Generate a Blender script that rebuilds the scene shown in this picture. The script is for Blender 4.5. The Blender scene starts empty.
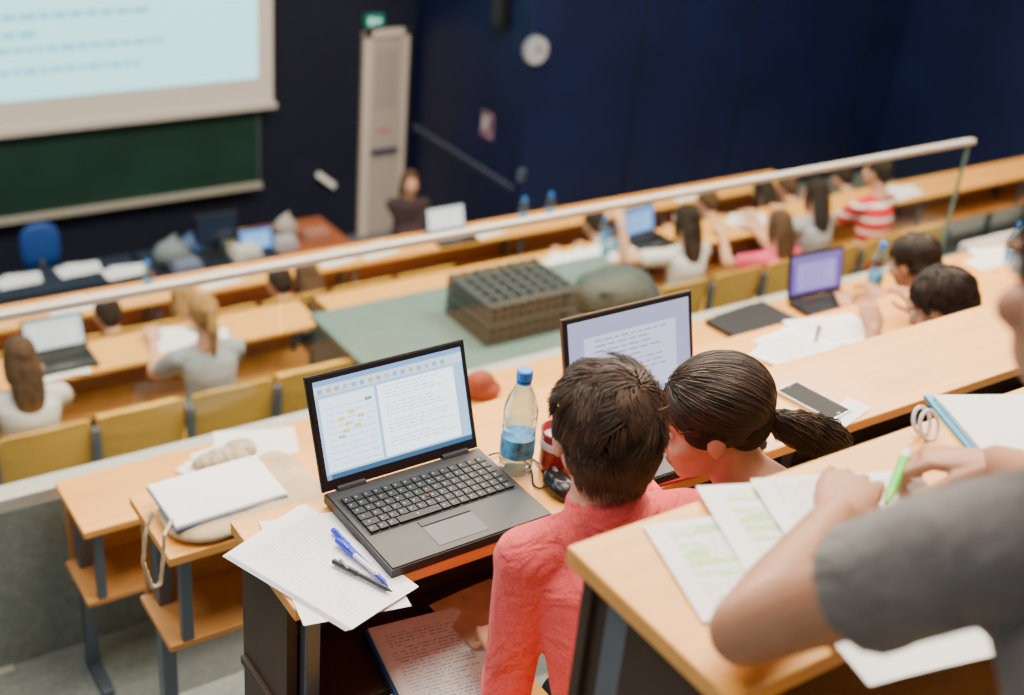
import bpy, math, random
import numpy as np
from mathutils import Vector, Matrix
from mathutils.bvhtree import BVHTree
random.seed(7)
V=Vector
scene=bpy.context.scene
COL=scene.collection
# ---------------------------------------------------------------- camera calibration
EX=V((.8305,-.2004,.5198)); EY=V((-.5506,-.4373,.7111)); EZ=V((.0847,-.8767,-.4736))
F=1263.0
def ray(u,v):
    d=V(((u-512)/F,(v-347.5)/F,1)); return V((d.dot(EX),d.dot(EY),d.dot(EZ)))
def onz(u,v,z):
    r=ray(u,v); return r*(z/r.z)
def ony(u,v,y):
    r=ray(u,v); return r*(y/r.y)
def onx(u,v,x):
    r=ray(u,v); return r*(x/r.x)
cd=bpy.data.cameras.new('camera'); cam=bpy.data.objects.new('camera',cd); COL.objects.link(cam)
R=Matrix(((EX.x,-EX.y,-EX.z),(EY.x,-EY.y,-EY.z),(EZ.x,-EZ.y,-EZ.z)))
cam.matrix_world=R.to_quaternion().to_matrix().to_4x4()
cd.sensor_width=36; cd.lens=F/1024*36; cd.clip_start=.05; cd.clip_end=100
cd.dof.use_dof=True; cd.dof.focus_distance=2.35; cd.dof.aperture_fstop=2.2
scene.camera=cam
# ---------------------------------------------------------------- materials
def nodes(name):
    m=bpy.data.materials.new(name); m.use_nodes=True; nt=m.node_tree
    return m,nt,nt.nodes['Principled BSDF']
MC={}
def mat(name,col,rough=.6,metal=0,var=0,vscale=8,bump=0,bscale=60,stretch=None,spec=None,coat=0,sheen=0,trans=0,ior=1.45,emit=None,es=1):
    if name in MC: return MC[name]
    m,nt,b=nodes(name)
    b.inputs['Base Color'].default_value=(*col,1); b.inputs['Roughness'].default_value=rough
    b.inputs['Metallic'].default_value=metal
    if spec is not None: b.inputs['Specular IOR Level'].default_value=spec
    b.inputs['Coat Weight'].default_value=coat
    b.inputs['Sheen Weight'].default_value=sheen
    b.inputs['Transmission Weight'].default_value=trans; b.inputs['IOR'].default_value=ior
    if emit: b.inputs['Emission Color'].default_value=(*emit,1); b.inputs['Emission Strength'].default_value=es
    L=nt.links
    tc=nt.nodes.new('ShaderNodeTexCoord'); mp=nt.nodes.new('ShaderNodeMapping')
    L.new(tc.outputs['Object'],mp.inputs['Vector'])
    if stretch: mp.inputs['Scale'].default_value=stretch
    n=nt.nodes.new('ShaderNodeTexNoise'); n.inputs['Scale'].default_value=vscale; n.inputs['Detail'].default_value=5
    L.new(mp.outputs[0],n.inputs['Vector'])
    r=nt.nodes.new('ShaderNodeValToRGB')
    lo=tuple(max(0,c*(1-var)) for c in col); hi=tuple(min(1,c*(1+var)) for c in col)
    r.color_ramp.elements[0].position=.3; r.color_ramp.elements[1].position=.7
    r.color_ramp.elements[0].color=(*lo,1); r.color_ramp.elements[1].color=(*hi,1)
    L.new(n.outputs['Fac'],r.inputs['Fac']); L.new(r.outputs[0],b.inputs['Base Color'])
    if bump:
        n2=nt.nodes.new('ShaderNodeTexNoise'); n2.inputs['Scale'].default_value=bscale; n2.inputs['Detail'].default_value=4
        L.new(mp.outputs[0],n2.inputs['Vector'])
        bp=nt.nodes.new('ShaderNodeBump'); bp.inputs['Strength'].default_value=bump; bp.inputs['Distance'].default_value=.01
        L.new(n2.outputs['Fac'],bp.inputs['Height']); L.new(bp.outputs[0],b.inputs['Normal'])
    MC[name]=m; return m
def emis(name,col,s=1):
    if name in MC: return MC[name]
    return mat(name,tuple(c*.3 for c in col),.4,emit=col,es=s)
def paper_mat(name,base=(.86,.86,.86),ink=(.25,.25,.28),rows=34,hl=None,dens=.47):
    m,nt,b=nodes(name); L=nt.links; N=nt.nodes.new
    uv=N('ShaderNodeUVMap'); s=N('ShaderNodeSeparateXYZ'); L.new(uv.outputs[0],s.inputs[0])
    def M(op,a,c=None):
        q=N('ShaderNodeMath'); q.operation=op
        for i,x in enumerate((a,c)):
            if x is None: continue
            if isinstance(x,(int,float)): q.inputs[i].default_value=x
            else: L.new(x,q.inputs[i])
        return q.outputs[0]
    vr=M('MULTIPLY',s.outputs['Y'],rows); fl=M('FLOOR',vr); fr=M('FRACT',vr)
    line=M('LESS_THAN',fr,.42)
    cb=N('ShaderNodeCombineXYZ'); L.new(M('MULTIPLY',s.outputs['X'],38),cb.inputs[0]); L.new(M('MULTIPLY',fl,7.3),cb.inputs[1])
    nz=N('ShaderNodeTexNoise'); nz.inputs['Scale'].default_value=1; nz.inputs['Detail'].default_value=1; L.new(cb.outputs[0],nz.inputs['Vector'])
    word=M('GREATER_THAN',nz.outputs['Fac'],dens)
    mx=M('MULTIPLY',M('GREATER_THAN',s.outputs['X'],.1),M('LESS_THAN',s.outputs['X'],.9))
    my=M('MULTIPLY',M('GREATER_THAN',s.outputs['Y'],.08),M('LESS_THAN',s.outputs['Y'],.92))
    ms=M('MULTIPLY',mx,my)
    cb2=N('ShaderNodeCombineXYZ'); L.new(M('MULTIPLY',s.outputs['X'],1.5),cb2.inputs[0]); L.new(M('MULTIPLY',fl,.45),cb2.inputs[1])
    nz2=N('ShaderNodeTexNoise'); nz2.inputs['Scale'].default_value=1; L.new(cb2.outputs[0],nz2.inputs['Vector'])
    blk=M('GREATER_THAN',nz2.outputs['Fac'],.42)
    f=M('MULTIPLY',M('MULTIPLY',line,word),M('MULTIPLY',ms,blk)); f=M('MULTIPLY',f,.6)
    mixa=N('ShaderNodeMix'); mixa.data_type='RGBA'
    mixa.inputs[6].default_value=(*base,1)
    if hl:
        mixa.inputs[7].default_value=(*hl,1)
        h=M('MULTIPLY',M('GREATER_THAN',nz2.outputs['Fac'],.55),M('MULTIPLY',ms,M('LESS_THAN',fr,.85))); L.new(h,mixa.inputs[0])
    else: mixa.inputs[0].default_value=0
    mixb=N('ShaderNodeMix'); mixb.data_type='RGBA'; L.new(f,mixb.inputs[0]); L.new(mixa.outputs[2],mixb.inputs[6]); mixb.inputs[7].default_value=(*ink,1)
    L.new(mixb.outputs[2],b.inputs['Base Color']); b.inputs['Roughness'].default_value=.7
    MC[name]=m; return m
WOOD=mat('beech_wood',(.84,.385,.08),.36,var=.10,vscale=5,stretch=(.6,8,8),bump=.03,coat=.10)
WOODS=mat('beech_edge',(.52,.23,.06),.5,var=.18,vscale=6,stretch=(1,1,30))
SEATW=mat('seat_plywood',(.80,.42,.065),.4,var=.1,vscale=4,stretch=(1,6,6))
DARKP=mat('dark_panel_and_shade',(.05,.027,.015),.6,var=.2)
METAL=mat('leg_metal',(.13,.155,.20),.4,.6)
ALU=mat('aluminium',(.62,.58,.52),.4,.5)
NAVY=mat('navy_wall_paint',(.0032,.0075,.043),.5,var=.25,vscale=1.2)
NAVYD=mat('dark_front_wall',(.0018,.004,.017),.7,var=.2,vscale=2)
CARPET=mat('grey_green_carpet',(.19,.215,.195),.95,var=.15,vscale=40,bump=.3,bscale=300)
TEAL=mat('teal_laminate',(.135,.20,.175),.5,var=.08)
FLOORF=mat('front_floor_mat',(.14,.14,.15),.5,var=.2)
BLACK=mat('black_plastic',(.006,.006,.007),.45)
DGREY=mat('laptop_graphite',(.024,.024,.026),.42,.3)
KEYM=mat('key_black',(.008,.008,.009),.5)
WHITE=mat('white_plastic',(.8,.8,.8),.5)
PAPER=paper_mat('printed_paper'); PAPERH=paper_mat('highlighted_paper',hl=(.40,.80,.18)); PAPERB=mat('blank_paper',(.86,.86,.85),.7)
CREAM=mat('canvas_bag',(.60,.45,.27),.9,var=.12,vscale=15,bump=.4,bscale=400)
# ---------------------------------------------------------------- mesh builder
class MB:
    def __init__(s,M=None): s.v=[];s.f=[];s.m=[];s.mats=[];s.M=M or Matrix.Identity(4); s.uv={}
    def mi(s,m):
        if m not in s.mats: s.mats.append(m)
        return s.mats.index(m)
    def add(s,vs,fs,m,uvs=None):
        o=len(s.v); s.v+= [s.M@V(x) for x in vs]; i=s.mi(m)
        for k,f in enumerate(fs):
            if uvs: s.uv[len(s.f)]=uvs[k]
            s.f.append(tuple(o+j for j in f)); s.m.append(i)
    def box(s,c,d,m,rot=None):
        c=V(c); h=V(d)/2; vs=[]
        for x in(-1,1):
            for y in(-1,1):
                for z in(-1,1):
                    p=V((x*h.x,y*h.y,z*h.z)); 
                    if rot is not None: p=rot@p
                    vs.append(c+p)
        s.add(vs,[(0,1,3,2),(4,6,7,5),(0,4,5,1),(2,3,7,6),(0,2,6,4),(1,5,7,3)],m)
    def bb(s,a,b,m):
        a=V(a);b=V(b); s.box((a+b)/2,[abs(b[i]-a[i]) for i in range(3)],m)
    def loft(s,rings,m,cap=True):
        n=len(rings[0]); vs=[p for r in rings for p in r]; fs=[]
        for i in range(len(rings)-1):
            for j in range(n):
                a=i*n+j;b=i*n+(j+1)%n; fs.append((a,b,b+n,a+n))
        if cap: fs.append(tuple(reversed(range(n)))); fs.append(tuple(range((len(rings)-1)*n,len(rings)*n)))
        s.add(vs,fs,m)
    def tube(s,pts,rs,m,seg=10,cap=True):
        pts=[V(p) for p in pts]
        if isinstance(rs,(int,float)): rs=[rs]*len(pts)
        rings=[]; prev=None
        for i,p in enumerate(pts):
            t=(pts[min(i+1,len(pts)-1)]-pts[max(i-1,0)])
            if t.length<1e-7: t=prev or V((0,0,1))
            t.normalize(); prev=t
            a=t.orthogonal().normalized() if i==0 else (a-t*a.dot(t)).normalized()
            b=t.cross(a); rings.append([p+(a*math.cos(k*2*math.pi/seg)+b*math.sin(k*2*math.pi/seg))*rs[i] for k in range(seg)])
        s.loft(rings,m,cap)
    def rev(s,c,prof,m,seg=24,sx=1,sy=1):
        c=V(c); rings=[[c+V((r*sx*math.cos(k*2*math.pi/seg),r*sy*math.sin(k*2*math.pi/seg),z)) for k in range(seg)] for r,z in prof]
        s.loft(rings,m)
    def ell(s,c,r,m,seg=16,rot=None):
        c=V(c); rings=[]
        for i in range(1,seg//2+0):
            th=math.pi*i/(seg//2)
            ring=[]
            for k in range(seg):
                p=V((r[0]*math.sin(th)*math.cos(k*2*math.pi/seg),r[1]*math.sin(th)*math.sin(k*2*math.pi/seg),-r[2]*math.cos(th)))
                if rot is not None: p=rot@p
                ring.append(c+p)
            rings.append(ring)
        s.loft(rings,m)
    def quad(s,pts,m,uv=False):
        s.add(pts,[(0,1,2,3)],m,[[(0,0),(1,0),(1,1),(0,1)]] if uv else None)
    def obj(s,name,bevel=0,smooth=False,parent=None,origin=True):
        me=bpy.data.meshes.new(name); vs=s.v; o=V((0,0,0))
        if origin and vs:
            mn=V([min(p[i] for p in vs) for i in range(3)]); mx=V([max(p[i] for p in vs) for i in range(3)])
            o=V(((mn.x+mx.x)/2,(mn.y+mx.y)/2,mn.z))
        me.from_pydata([tuple(p-o) for p in vs],[],s.f)
        for m in s.mats: me.materials.append(m)
        me.polygons.foreach_set('material_index',s.m)
        if s.uv:
            ul=me.uv_layers.new(name='UVMap')
            for fi,u in s.uv.items():
                for k,li in enumerate(me.polygons[fi].loop_indices): ul.data[li].uv=u[k]
        if smooth: me.polygons.foreach_set('use_smooth',[True]*len(s.f))
        me.update(); ob=bpy.data.objects.new(name,me); COL.objects.link(ob); ob.location=o
        if bevel:
            b=ob.modifiers.new('bevel','BEVEL'); b.width=bevel; b.segments=2; b.limit_method='ANGLE'
        if parent: ob.parent=parent; ob.matrix_parent_inverse=Matrix.Translation(-parent.location)
        return ob
def sheet_into(b,c,m,curl=.006,n=8,ph=0):
    c=[V(x) for x in c]
    vs=[];fs=[];uvs=[]
    for j in range(n+1):
        for i in range(n+1):
            u=i/n;w=j/n
            p=(c[0]*(1-u)+c[1]*u)*(1-w)+(c[3]*(1-u)+c[2]*u)*w
            p.z+=curl*(abs(math.sin(u*3+ph)*math.sin(w*2.6+ph*1.7)))
            vs.append(p)
    for j in range(n):
        for i in range(n):
            a=j*(n+1)+i; fs.append((a,a+1,a+n+2,a+n+1)); uvs.append([(i/n,j/n),((i+1)/n,j/n),((i+1)/n,(j+1)/n),(i/n,(j+1)/n)])
    b.add(vs,fs,m,uvs)
def rect(cx,cy,z,w,d,ang):
    a=math.radians(ang); x=V((math.cos(a),math.sin(a),0))*w/2; y=V((-math.sin(a),math.cos(a),0))*d/2; c=V((cx,cy,z))
    return [c-x-y,c+x-y,c+x+y,c-x+y]
def papers(name,cx,cy,z,specs,m=None):
    b=MB()
    for i,(dx,dy,ang,w,d) in enumerate(specs):
        sheet_into(b,rect(cx+dx,cy+dy,z+.002+.0025*i,w,d,ang),m or PAPER,.004,8,i*1.3)
    return b.obj(name,smooth=True)
# ---------------------------------------------------------------- room shell
def slab(name,a,b,m):
    q=MB(); q.bb(a,b,m); return q.obj(name)
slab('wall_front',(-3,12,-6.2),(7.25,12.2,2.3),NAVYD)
slab('wall_right_recess',(7.05,10.0,-6.2),(7.25,12,2.3),NAVY)
slab('wall_right',(7.05,9.8,-6.2),(14,10.0,2.3),NAVY)
slab('wall_side',(12.5,-1.5,-6.2),(12.7,9.8,2.3),NAVY)
slab('ceiling',(-3,-1.5,2.3),(13,12.2,2.4),mat('ceiling_paint',(.5,.5,.5),.9))
slab('floor',(-3,8.7,-6.2),(7.05,12,-5.95),FLOORF)
slab('floor_lower',(-3,7.7,-6.2),(12.5,8.7,-5.2),CARPET)
slab('floor_lower_side',(7.05,8.7,-6.2),(12.5,9.8,-5.2),CARPET)
slab('floor_row_front',(-3,6.7,-6.2),(12.5,7.7,-4.6),CARPET)
slab('floor_cross_aisle',(-3,3.72,-6.2),(12.5,6.7,-4.38),CARPET)
tiers=[('a',-1.5,.12,-1.2),('b',.12,.99,-1.7),('c',.99,1.84,-2.2),('d',1.84,2.70,-2.7),('e',2.70,3.60,-3.2)]
for n,y0,y1,z in tiers: slab('floor_tier_'+n,(.62,y0,-6.2),(12.5,y1,z),CARPET)
b=MB()
ys=[-1.5,-.31,.12,.55,.99,1.41,1.84,2.27,2.70,3.60]; zs=[-1.0,-1.2,-1.45,-1.7,-1.95,-2.2,-2.45,-2.7,-3.2]
for i in range(9): b.bb((-1.0,ys[i],-6.2),(.62,ys[i+1],zs[i]),CARPET); b.bb((-1.0,ys[i+1]-.03,zs[i]),(.62,ys[i+1],zs[i]+.004),ALU)
b.obj('floor_aisle_stairs')
slab('wall_balustrade_upstand',(-3,3.60,-6.2),(12.5,3.72,-2.56),CARPET)
b=MB()
for u in (640,745,860,985):
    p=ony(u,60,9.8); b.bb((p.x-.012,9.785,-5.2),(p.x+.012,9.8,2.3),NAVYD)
b.obj('trim_1')
b=MB()
for i in range(22):
    yy=11.9-i*.095; b.box((7.04,yy,-4.68),(.02,.035,.035),mat('strip_stud',(.14,.15,.20),.5))
b.bb((7.035,9.85,-4.75),(7.05,11.98,-4.735),mat('strip_rail',(.02,.03,.06),.5)); b.obj('trim_2')
# ---------------------------------------------------------------- door, exit sign, screen, board, clock
pdl=ony(362,30,12);pdr=ony(407,28,12)
zt=pdl.z; zb=-5.95; x0=pdl.x; x1=min(pdr.x,7.03)
b=MB(); FR=mat('door_frame_paint',(.62,.53,.45),.5); DR=mat('door_leaf_paint',(.42,.36,.32),.5)
b.bb((x0,11.93,zb),(x0+.1,11.995,zt),FR); b.bb((x1-.07,11.93,zb),(x1,11.995,zt),FR); b.bb((x0,11.93,zt-.08),(x1,11.995,zt),FR)
b.bb((x0+.1,11.96,zb),(x1-.07,11.995,zt-.08),DR); b.bb((x0+.16,11.955,zb+1.5),(x1-.13,11.965,zt-.2),mat('door_inset',(.36,.31,.28),.5))
b.bb((x0+.13,11.9,zb+1.0),(x1-.1,11.93,zb+1.05),METAL); b.box((x0+.14,11.93,zb+1.02),(.03,.07,.03),METAL); b.box((x1-.11,11.93,zb+1.02),(.03,.07,.03),METAL)
b.box(((x0+x1)/2,11.95,zb+1.25),(.13,.01,.02),mat('red_label',(.6,.03,.02),.5))
b.obj('door_1',bevel=.004)
p=ony(373,20,11.95); b=MB(); b.box(p,(.22,.07,.13),mat('sign_case',(.02,.15,.10),.5)); b.box(p+V((0,-.04,0)),(.20,.01,.11),emis('exit_green',(.012,.30,.24),.7))
b.box(p+V((-.045,-.047,0)),(.04,.006,.07),emis('exit_white',(.6,1,.8),1.4)); b.box(p+V((.035,-.047,0)),(.06,.006,.03),emis('exit_white',(.6,1,.8),1.4)); b.obj('exit_sign')
pr=ony(272,101,11.8); xr=pr.x; zb=pr.z; H=3.2; xl=xr-4.8
b=MB(); SCF=mat('screen_border',(.60,.54,.47),.7,emit=(.5,.46,.42),es=.10)
b.bb((xl,11.78,zb),(xr,11.84,zb+H),SCF)
SL=emis('slide_light',(.46,.94,.98),1.8); pl=xr-.17; bt=zb+.27
b.bb((xl+.2,11.765,bt),(pl,11.78,zb+H-.2),SL)
TX=emis('slide_text',(.22,.72,.90),1.3)
for i,(z,x0_,x1_) in enumerate([(.24,2.5,1.2),(.44,3.9,1.0),(.58,3.9,2.2),(.74,3.9,1.1),(.98,3.9,.9),(1.12,3.9,1.9),(1.30,3.9,1.2),(1.62,3.9,.7),(2.0,3.9,2.0)]):
    xx=pl-x0_
    while xx<pl-x1_:
        w=random.uniform(.05,.16); b.bb((xx,11.755,bt+z),(min(xx+w,pl-.5),11.765,bt+z+.055),TX); xx+=w+.03
b.bb((xl-.05,11.72,zb-.05),(xr+.02,11.86,zb-.0),mat('screen_bar',(.5,.45,.40),.5))
b.obj('projection_screen')
q=ony(258,182,11.85); b=MB(); GB=mat('green_chalkboard',(.0035,.028,.018),.6,var=.25,vscale=1.5)
b.bb((xl,11.86,q.z),(q.x,11.92,zb+.3),GB); b.bb((xl,11.80,q.z-.05),(q.x+.03,11.93,q.z),mat('board_tray',(.35,.33,.27),.5)); b.bb((q.x,11.85,q.z),(q.x+.03,11.93,zb+.3),mat('board_edge',(.05,.07,.07),.5))
b.obj('chalkboard')
b=MB(); r_=Matrix.Rotation(math.radians(40),3,'Y'); b.box(ony(326,180,11.95),(.26,.05,.06),WHITE,r_); b.obj('wall_handle')
c=ony(535,50,9.78); b=MB()
def disc(c,r,y0,y1,m):
    b.loft([[V((c.x+r*math.cos(k*math.pi/16),yy,c.z+r*math.sin(k*math.pi/16))) for k in range(32)] for yy in (y0,y1)],m)
disc(c,.14,9.75,9.8,mat('clock_rim',(.2,.22,.26),.4)); disc(c,.125,9.742,9.75,mat('clock_face',(.36,.38,.42),.5))
b.box(c+V((0,-.045,.035)),(.012,.006,.08),BLACK); b.box(c+V((.04,-.045,0)),(.09,.006,.01),BLACK); b.obj('wall_clock')
p=onx(487,125,7.04); b=MB(); b.box(p,(.02,.20,.26),mat('poster',(.30,.16,.20),.6,var=.7,vscale=9)); b.box(p+V((-.012,.02,.02)),(.006,.10,.12),mat('poster2',(.55,.48,.48),.6)); b.obj('wall_poster')
p=ony(497,62,9.9); b=MB(); b.box((7.0,10.3,p.z+.9),(.10,.2,1.4),BLACK); b.box((6.945,10.3,p.z+.9),(.01,.16,1.3),mat('speaker_grille',(.02,.02,.025),.8)); b.obj('column_speaker',bevel=.01)
b=MB(); p=ony(521,175,9.78); b.box(p,(.08,.03,.12),mat('switch',(.10,.12,.18),.4)); b.box(p+V((0,-.02,0)),(.03,.02,.06),BLACK); b.obj('wall_switch')
# ---------------------------------------------------------------- desks
def desk(name,x0,x1,yn,yf,zt,floor,shelf=True,panel=WOODS,th=.026,shm=WOODS):
    b=MB()
    b.bb((x0,yn,zt-th),(x1,yf,zt),WOOD)
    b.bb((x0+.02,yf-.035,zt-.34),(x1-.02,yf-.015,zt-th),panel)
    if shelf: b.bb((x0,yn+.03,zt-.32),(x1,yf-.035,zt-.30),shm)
    n=max(2,int((x1-x0)/1.3)+1)
    for i in range(n):
        x=x0+.05+(x1-x0-.1)*i/(n-1)
        b.bb((x-.02,yf-.10,floor),(x+.02,yf-.055,zt-th),METAL)
        b.bb((x-.015,yn+.04,zt-.06),(x+.015,yf-.06,zt-th),METAL)
        b.bb((x-.02,yn+.06,floor),(x+.02,yf-.04,floor+.03),METAL)
        b.bb((x-.015,yn+.03,zt-.30),(x+.015,yn+.055,zt-th),METAL)
    return b.obj(name,bevel=.003)
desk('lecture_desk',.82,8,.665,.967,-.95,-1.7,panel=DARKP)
desk('lecture_desk',.725,9,1.545,1.83,-1.45,-2.2,panel=DARKP,shm=DARKP)  # shade under this desk put into the dark colour of panel and shelf
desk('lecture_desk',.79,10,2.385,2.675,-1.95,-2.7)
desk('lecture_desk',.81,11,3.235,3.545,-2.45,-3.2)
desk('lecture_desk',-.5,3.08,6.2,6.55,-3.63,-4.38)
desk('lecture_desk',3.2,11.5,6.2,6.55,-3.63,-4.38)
desk('lecture_desk',-.5,8.3,7.3,7.62,-3.85,-4.6)
b=MB(); b.bb((.85,.70,-1.7),(.875,.94,-.98),DARKP); b.obj('desk_end_panel')
b=MB(); b.bb((.735,1.60,-2.2),(.755,1.80,-1.48),DARKP); b.obj('desk_end_panel')
def seat(name,x,y,zf,w=.46,down=False):
    b=MB(); zs=zf+.45
    rings=[]
    for i in range(9):
        u=-1+2*i/8; xx=x+u*w/2; dy=.03*(u*u)
        rings.append([V((xx,y+dy,zs+.08)),V((xx,y+dy-.015,zs+.08)),V((xx,y+dy-.06,zs+.41-.02*u**4)),V((xx,y+dy-.045,zs+.41-.02*u**4))])
    b.loft(rings,SEATW)
    if down: b.box((x,y+.23,zs),(w*.94,.4,.018),SEATW)
    else: b.box((x,y+.09,zs+.16),(w*.94,.02,.38),SEATW,Matrix.Rotation(math.radians(8),3,'X'))
    for s in(-1,1):
        b.bb((x+s*(w/2+.012)-.012,y-.05,zf),(x+s*(w/2+.012)+.012,y-.01,zs+.34),METAL)
        b.bb((x+s*(w/2+.012)-.012,y-.06,zf),(x+s*(w/2+.012)+.012,y+.14,zf+.02),METAL)
    b.box((x,y+.02,zs),(w,.03,.03),METAL)
    return b.obj(name,bevel=.004)
for i in range(-2,4): seat('auditorium_seat',1.24+.5*i+.01,5.60,-4.38,.455,down=(i in(0,2)))
for i in range(6): seat('auditorium_seat',5.45+.5*i,5.60,-4.38,.455,down=i in(0,1,2,3,4))
for i in range(7): seat('auditorium_seat',1.2+.5*i,6.86,-4.6,.455,down=True)
for i in range(3): seat('auditorium_seat',.98+.56*i,1.055,-2.2,.46,down=i<2)
seat('auditorium_seat',3.35,1.93,-2.7,.46,True); seat('auditorium_seat',4.25,2.78,-3.2,.46,True); seat('auditorium_seat',.95,.2,-1.7,.46,True)
# ---------------------------------------------------------------- glass balustrade
m,nt,bs=nodes('balustrade_glass'); L=nt.links
tr=nt.nodes.new('ShaderNodeBsdfTransparent'); tr.inputs[0].default_value=(.91,.955,.935,1)
gl=nt.nodes.new('ShaderNodeBsdfGlossy'); gl.inputs['Roughness'].default_value=.04
mx=nt.nodes.new('ShaderNodeMixShader'); mx.inputs[0].default_value=.018; L.new(tr.outputs[0],mx.inputs[1]); L.new(gl.outputs[0],mx.inputs[2])
L.new(mx.outputs[0],nt.nodes['Material Output'].inputs[0]); GLASS=m
b=MB(); xs=[-1.8,.4,1.65,2.9,4.1,5.34]
for i in range(5): b.bb((xs[i]+.008,3.640,-2.53),(xs[i+1]-.008,3.652,-1.875),GLASS)
b.bb((-2,3.625,-1.884),(5.36,3.660,-1.864),ALU)
b.bb((-2,3.605,-2.56),(5.36,3.69,-2.515),ALU)
b.bb((5.332,3.638,-2.53),(5.342,3.654,-1.87),mat('glass_edge',(.10,.16,.14),.3))
b.obj('glass_balustrade')
b=MB(); b.bb((5.6,3.60,-2.56),(12.4,3.72,-2.50),ALU); b.obj('balustrade_capping')
# ---------------------------------------------------------------- platform, crate, backpack
b=MB(); b.bb((2.98,4.3,-4.38),(5.12,6.1,-3.53),mat('booth_side',(.08,.11,.11),.6)); b.bb((2.96,4.28,-3.53),(5.14,6.12,-3.5),TEAL); b.obj('equipment_booth')
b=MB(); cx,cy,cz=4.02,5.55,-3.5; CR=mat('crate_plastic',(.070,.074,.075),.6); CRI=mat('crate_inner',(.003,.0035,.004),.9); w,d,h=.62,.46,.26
for lv in range(2):
    z0=cz+lv*.135
    for (sx,sy,ww,dd) in ((0,-1,w,.02),(0,1,w,.02),(-1,0,.02,d),(1,0,.02,d)):
        c=V((cx+sx*w/2,cy+sy*d/2,z0)); b.box(c+V((0,0,.010)),(ww,dd,.020),CR); b.box(c+V((0,0,.118)),(ww,dd,.018),CR); b.box(c+V((0,0,.064)),(ww,dd,.012),CR)
        n=10 if sx==0 else 8
        for k in range(n+1):
            t=-.5+k/n
            b.box(c+V((t*w if sx==0 else 0,t*d if sy==0 else 0,.064)),(.018 if sx==0 else .016,.016 if sx==0 else .018,.10),CR)
    b.bb((cx-w/2,cy-d/2,z0),(cx+w/2,cy+d/2,z0+.008),CR)
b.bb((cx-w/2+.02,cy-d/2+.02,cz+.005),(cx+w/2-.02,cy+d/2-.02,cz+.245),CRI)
for k in range(6): b.bb((cx-w/2,cy-d/2+.084*k+.006,cz+.262),(cx+w/2,cy-d/2+.084*k+.026,cz+.272),CR)
for k in range(8): b.bb((cx-w/2+.085*k+.002,cy-d/2,cz+.262),(cx-w/2+.085*k+.022,cy+d/2,cz+.274),CR)
b.obj('plastic_crate')
# ---------------------------------------------------------------- organic helper (voxel union)
class Org:
    def __init__(s): s.v=[];s.f=[];s.l=[]
    def add(s,vs,fs,l):
        o=len(s.v); s.v+=[V(x) for x in vs]; s.f+=[tuple(o+j for j in f) for f in fs]; s.l+=[l]*len(fs)
    def rings(s,rg,l):
        n=len(rg[0]); vs=[p for r in rg for p in r]; fs=[]
        for i in range(len(rg)-1):
            for j in range(n):
                a=i*n+j;b_=i*n+(j+1)%n; fs.append((a,b_,b_+n,a+n))
        fs.append(tuple(reversed(range(n)))); fs.append(tuple(range((len(rg)-1)*n,len(rg)*n))); s.add(vs,fs,l)
    def cap(s,p,q,r1,r2,l,seg=14):
        p=V(p);q=V(q);t=(q-p).normalized() if (q-p).length>1e-6 else V((0,0,1)); a=t.orthogonal().normalized(); c=t.cross(a); rg=[]
        def ring(o,r): rg.append([o+(a*math.cos(k*2*math.pi/seg)+c*math.sin(k*2*math.pi/seg))*r for k in range(seg)])
        for th in (.25,.7,1.15): ring(p-t*r1*math.cos(th),r1*math.sin(th))
        ring(p,r1); ring(q,r2)
        for th in (1.15,.7,.25): ring(q+t*r2*math.cos(th),r2*math.sin(th))
        s.rings(rg,l)
    def ell(s,c,r,l,M=None,seg=18):
        rg=[]
        for i in range(1,seg//2):
            th=math.pi*i/(seg//2); ring=[]
            for k in range(seg):
                p=V((r[0]*math.sin(th)*math.cos(k*2*math.pi/seg),r[1]*math.sin(th)*math.sin(k*2*math.pi/seg),-r[2]*math.cos(th)))+V(c)
                ring.append(M@p if M is not None else p)
            rg.append(ring)
        s.rings(rg,l)
    def build(s,vox,it):
        me=bpy.data.meshes.new('t'); me.from_pydata([tuple(x) for x in s.v],[],s.f); ob=bpy.data.objects.new('t',me); COL.objects.link(ob)
        r=ob.modifiers.new('r','REMESH'); r.mode='VOXEL'; r.voxel_size=vox
        if it: q=ob.modifiers.new('s','SMOOTH'); q.factor=.5; q.iterations=it
        dg=bpy.context.evaluated_depsgraph_get(); dg.update(); e=ob.evaluated_get(dg); m2=e.to_mesh()
        nv=len(m2.vertices); co=np.empty(nv*3); m2.vertices.foreach_get('co',co); co=co.reshape(-1,3)
        fs=[tuple(p.vertices) for p in m2.polygons]
        bvh=BVHTree.FromPolygons([tuple(x) for x in s.v],s.f)
        lb=[]
        for f in fs:
            c=co[list(f)].mean(0); h=bvh.find_nearest(V(c)); lb.append(s.l[h[2]] if h[2] is not None else s.l[0])
        e.to_mesh_clear(); bpy.data.objects.remove(ob); bpy.data.meshes.remove(me)
        return co,fs,lb
def merge(name,parts,matd,parent=None):
    vs=[];fs=[];lb=[]
    for co,f,l in parts:
        o=len(vs); vs+= [tuple(x) for x in co]; fs+=[tuple(o+j for j in q) for q in f]; lb+=l
    a=np.array(vs); mn=a.min(0);mx_=a.max(0); o=V(((mn[0]+mx_[0])/2,(mn[1]+mx_[1])/2,mn[2]))
    me=bpy.data.meshes.new(name); me.from_pydata([tuple(V(x)-o) for x in vs],[],fs)
    keys=sorted(set(lb)); 
    for k in keys: me.materials.append(matd[k])
    me.polygons.foreach_set('material_index',[keys.index(x) for x in lb]); me.polygons.foreach_set('use_smooth',[True]*len(fs)); me.update()
    ob=bpy.data.objects.new(name,me); COL.objects.link(ob); ob.location=o
    if parent: ob.parent=parent; ob.matrix_parent_inverse=Matrix.Translation(-parent.location)
    return ob
o=Org(); p=V((4.72,5.42,-3.5))
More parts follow.
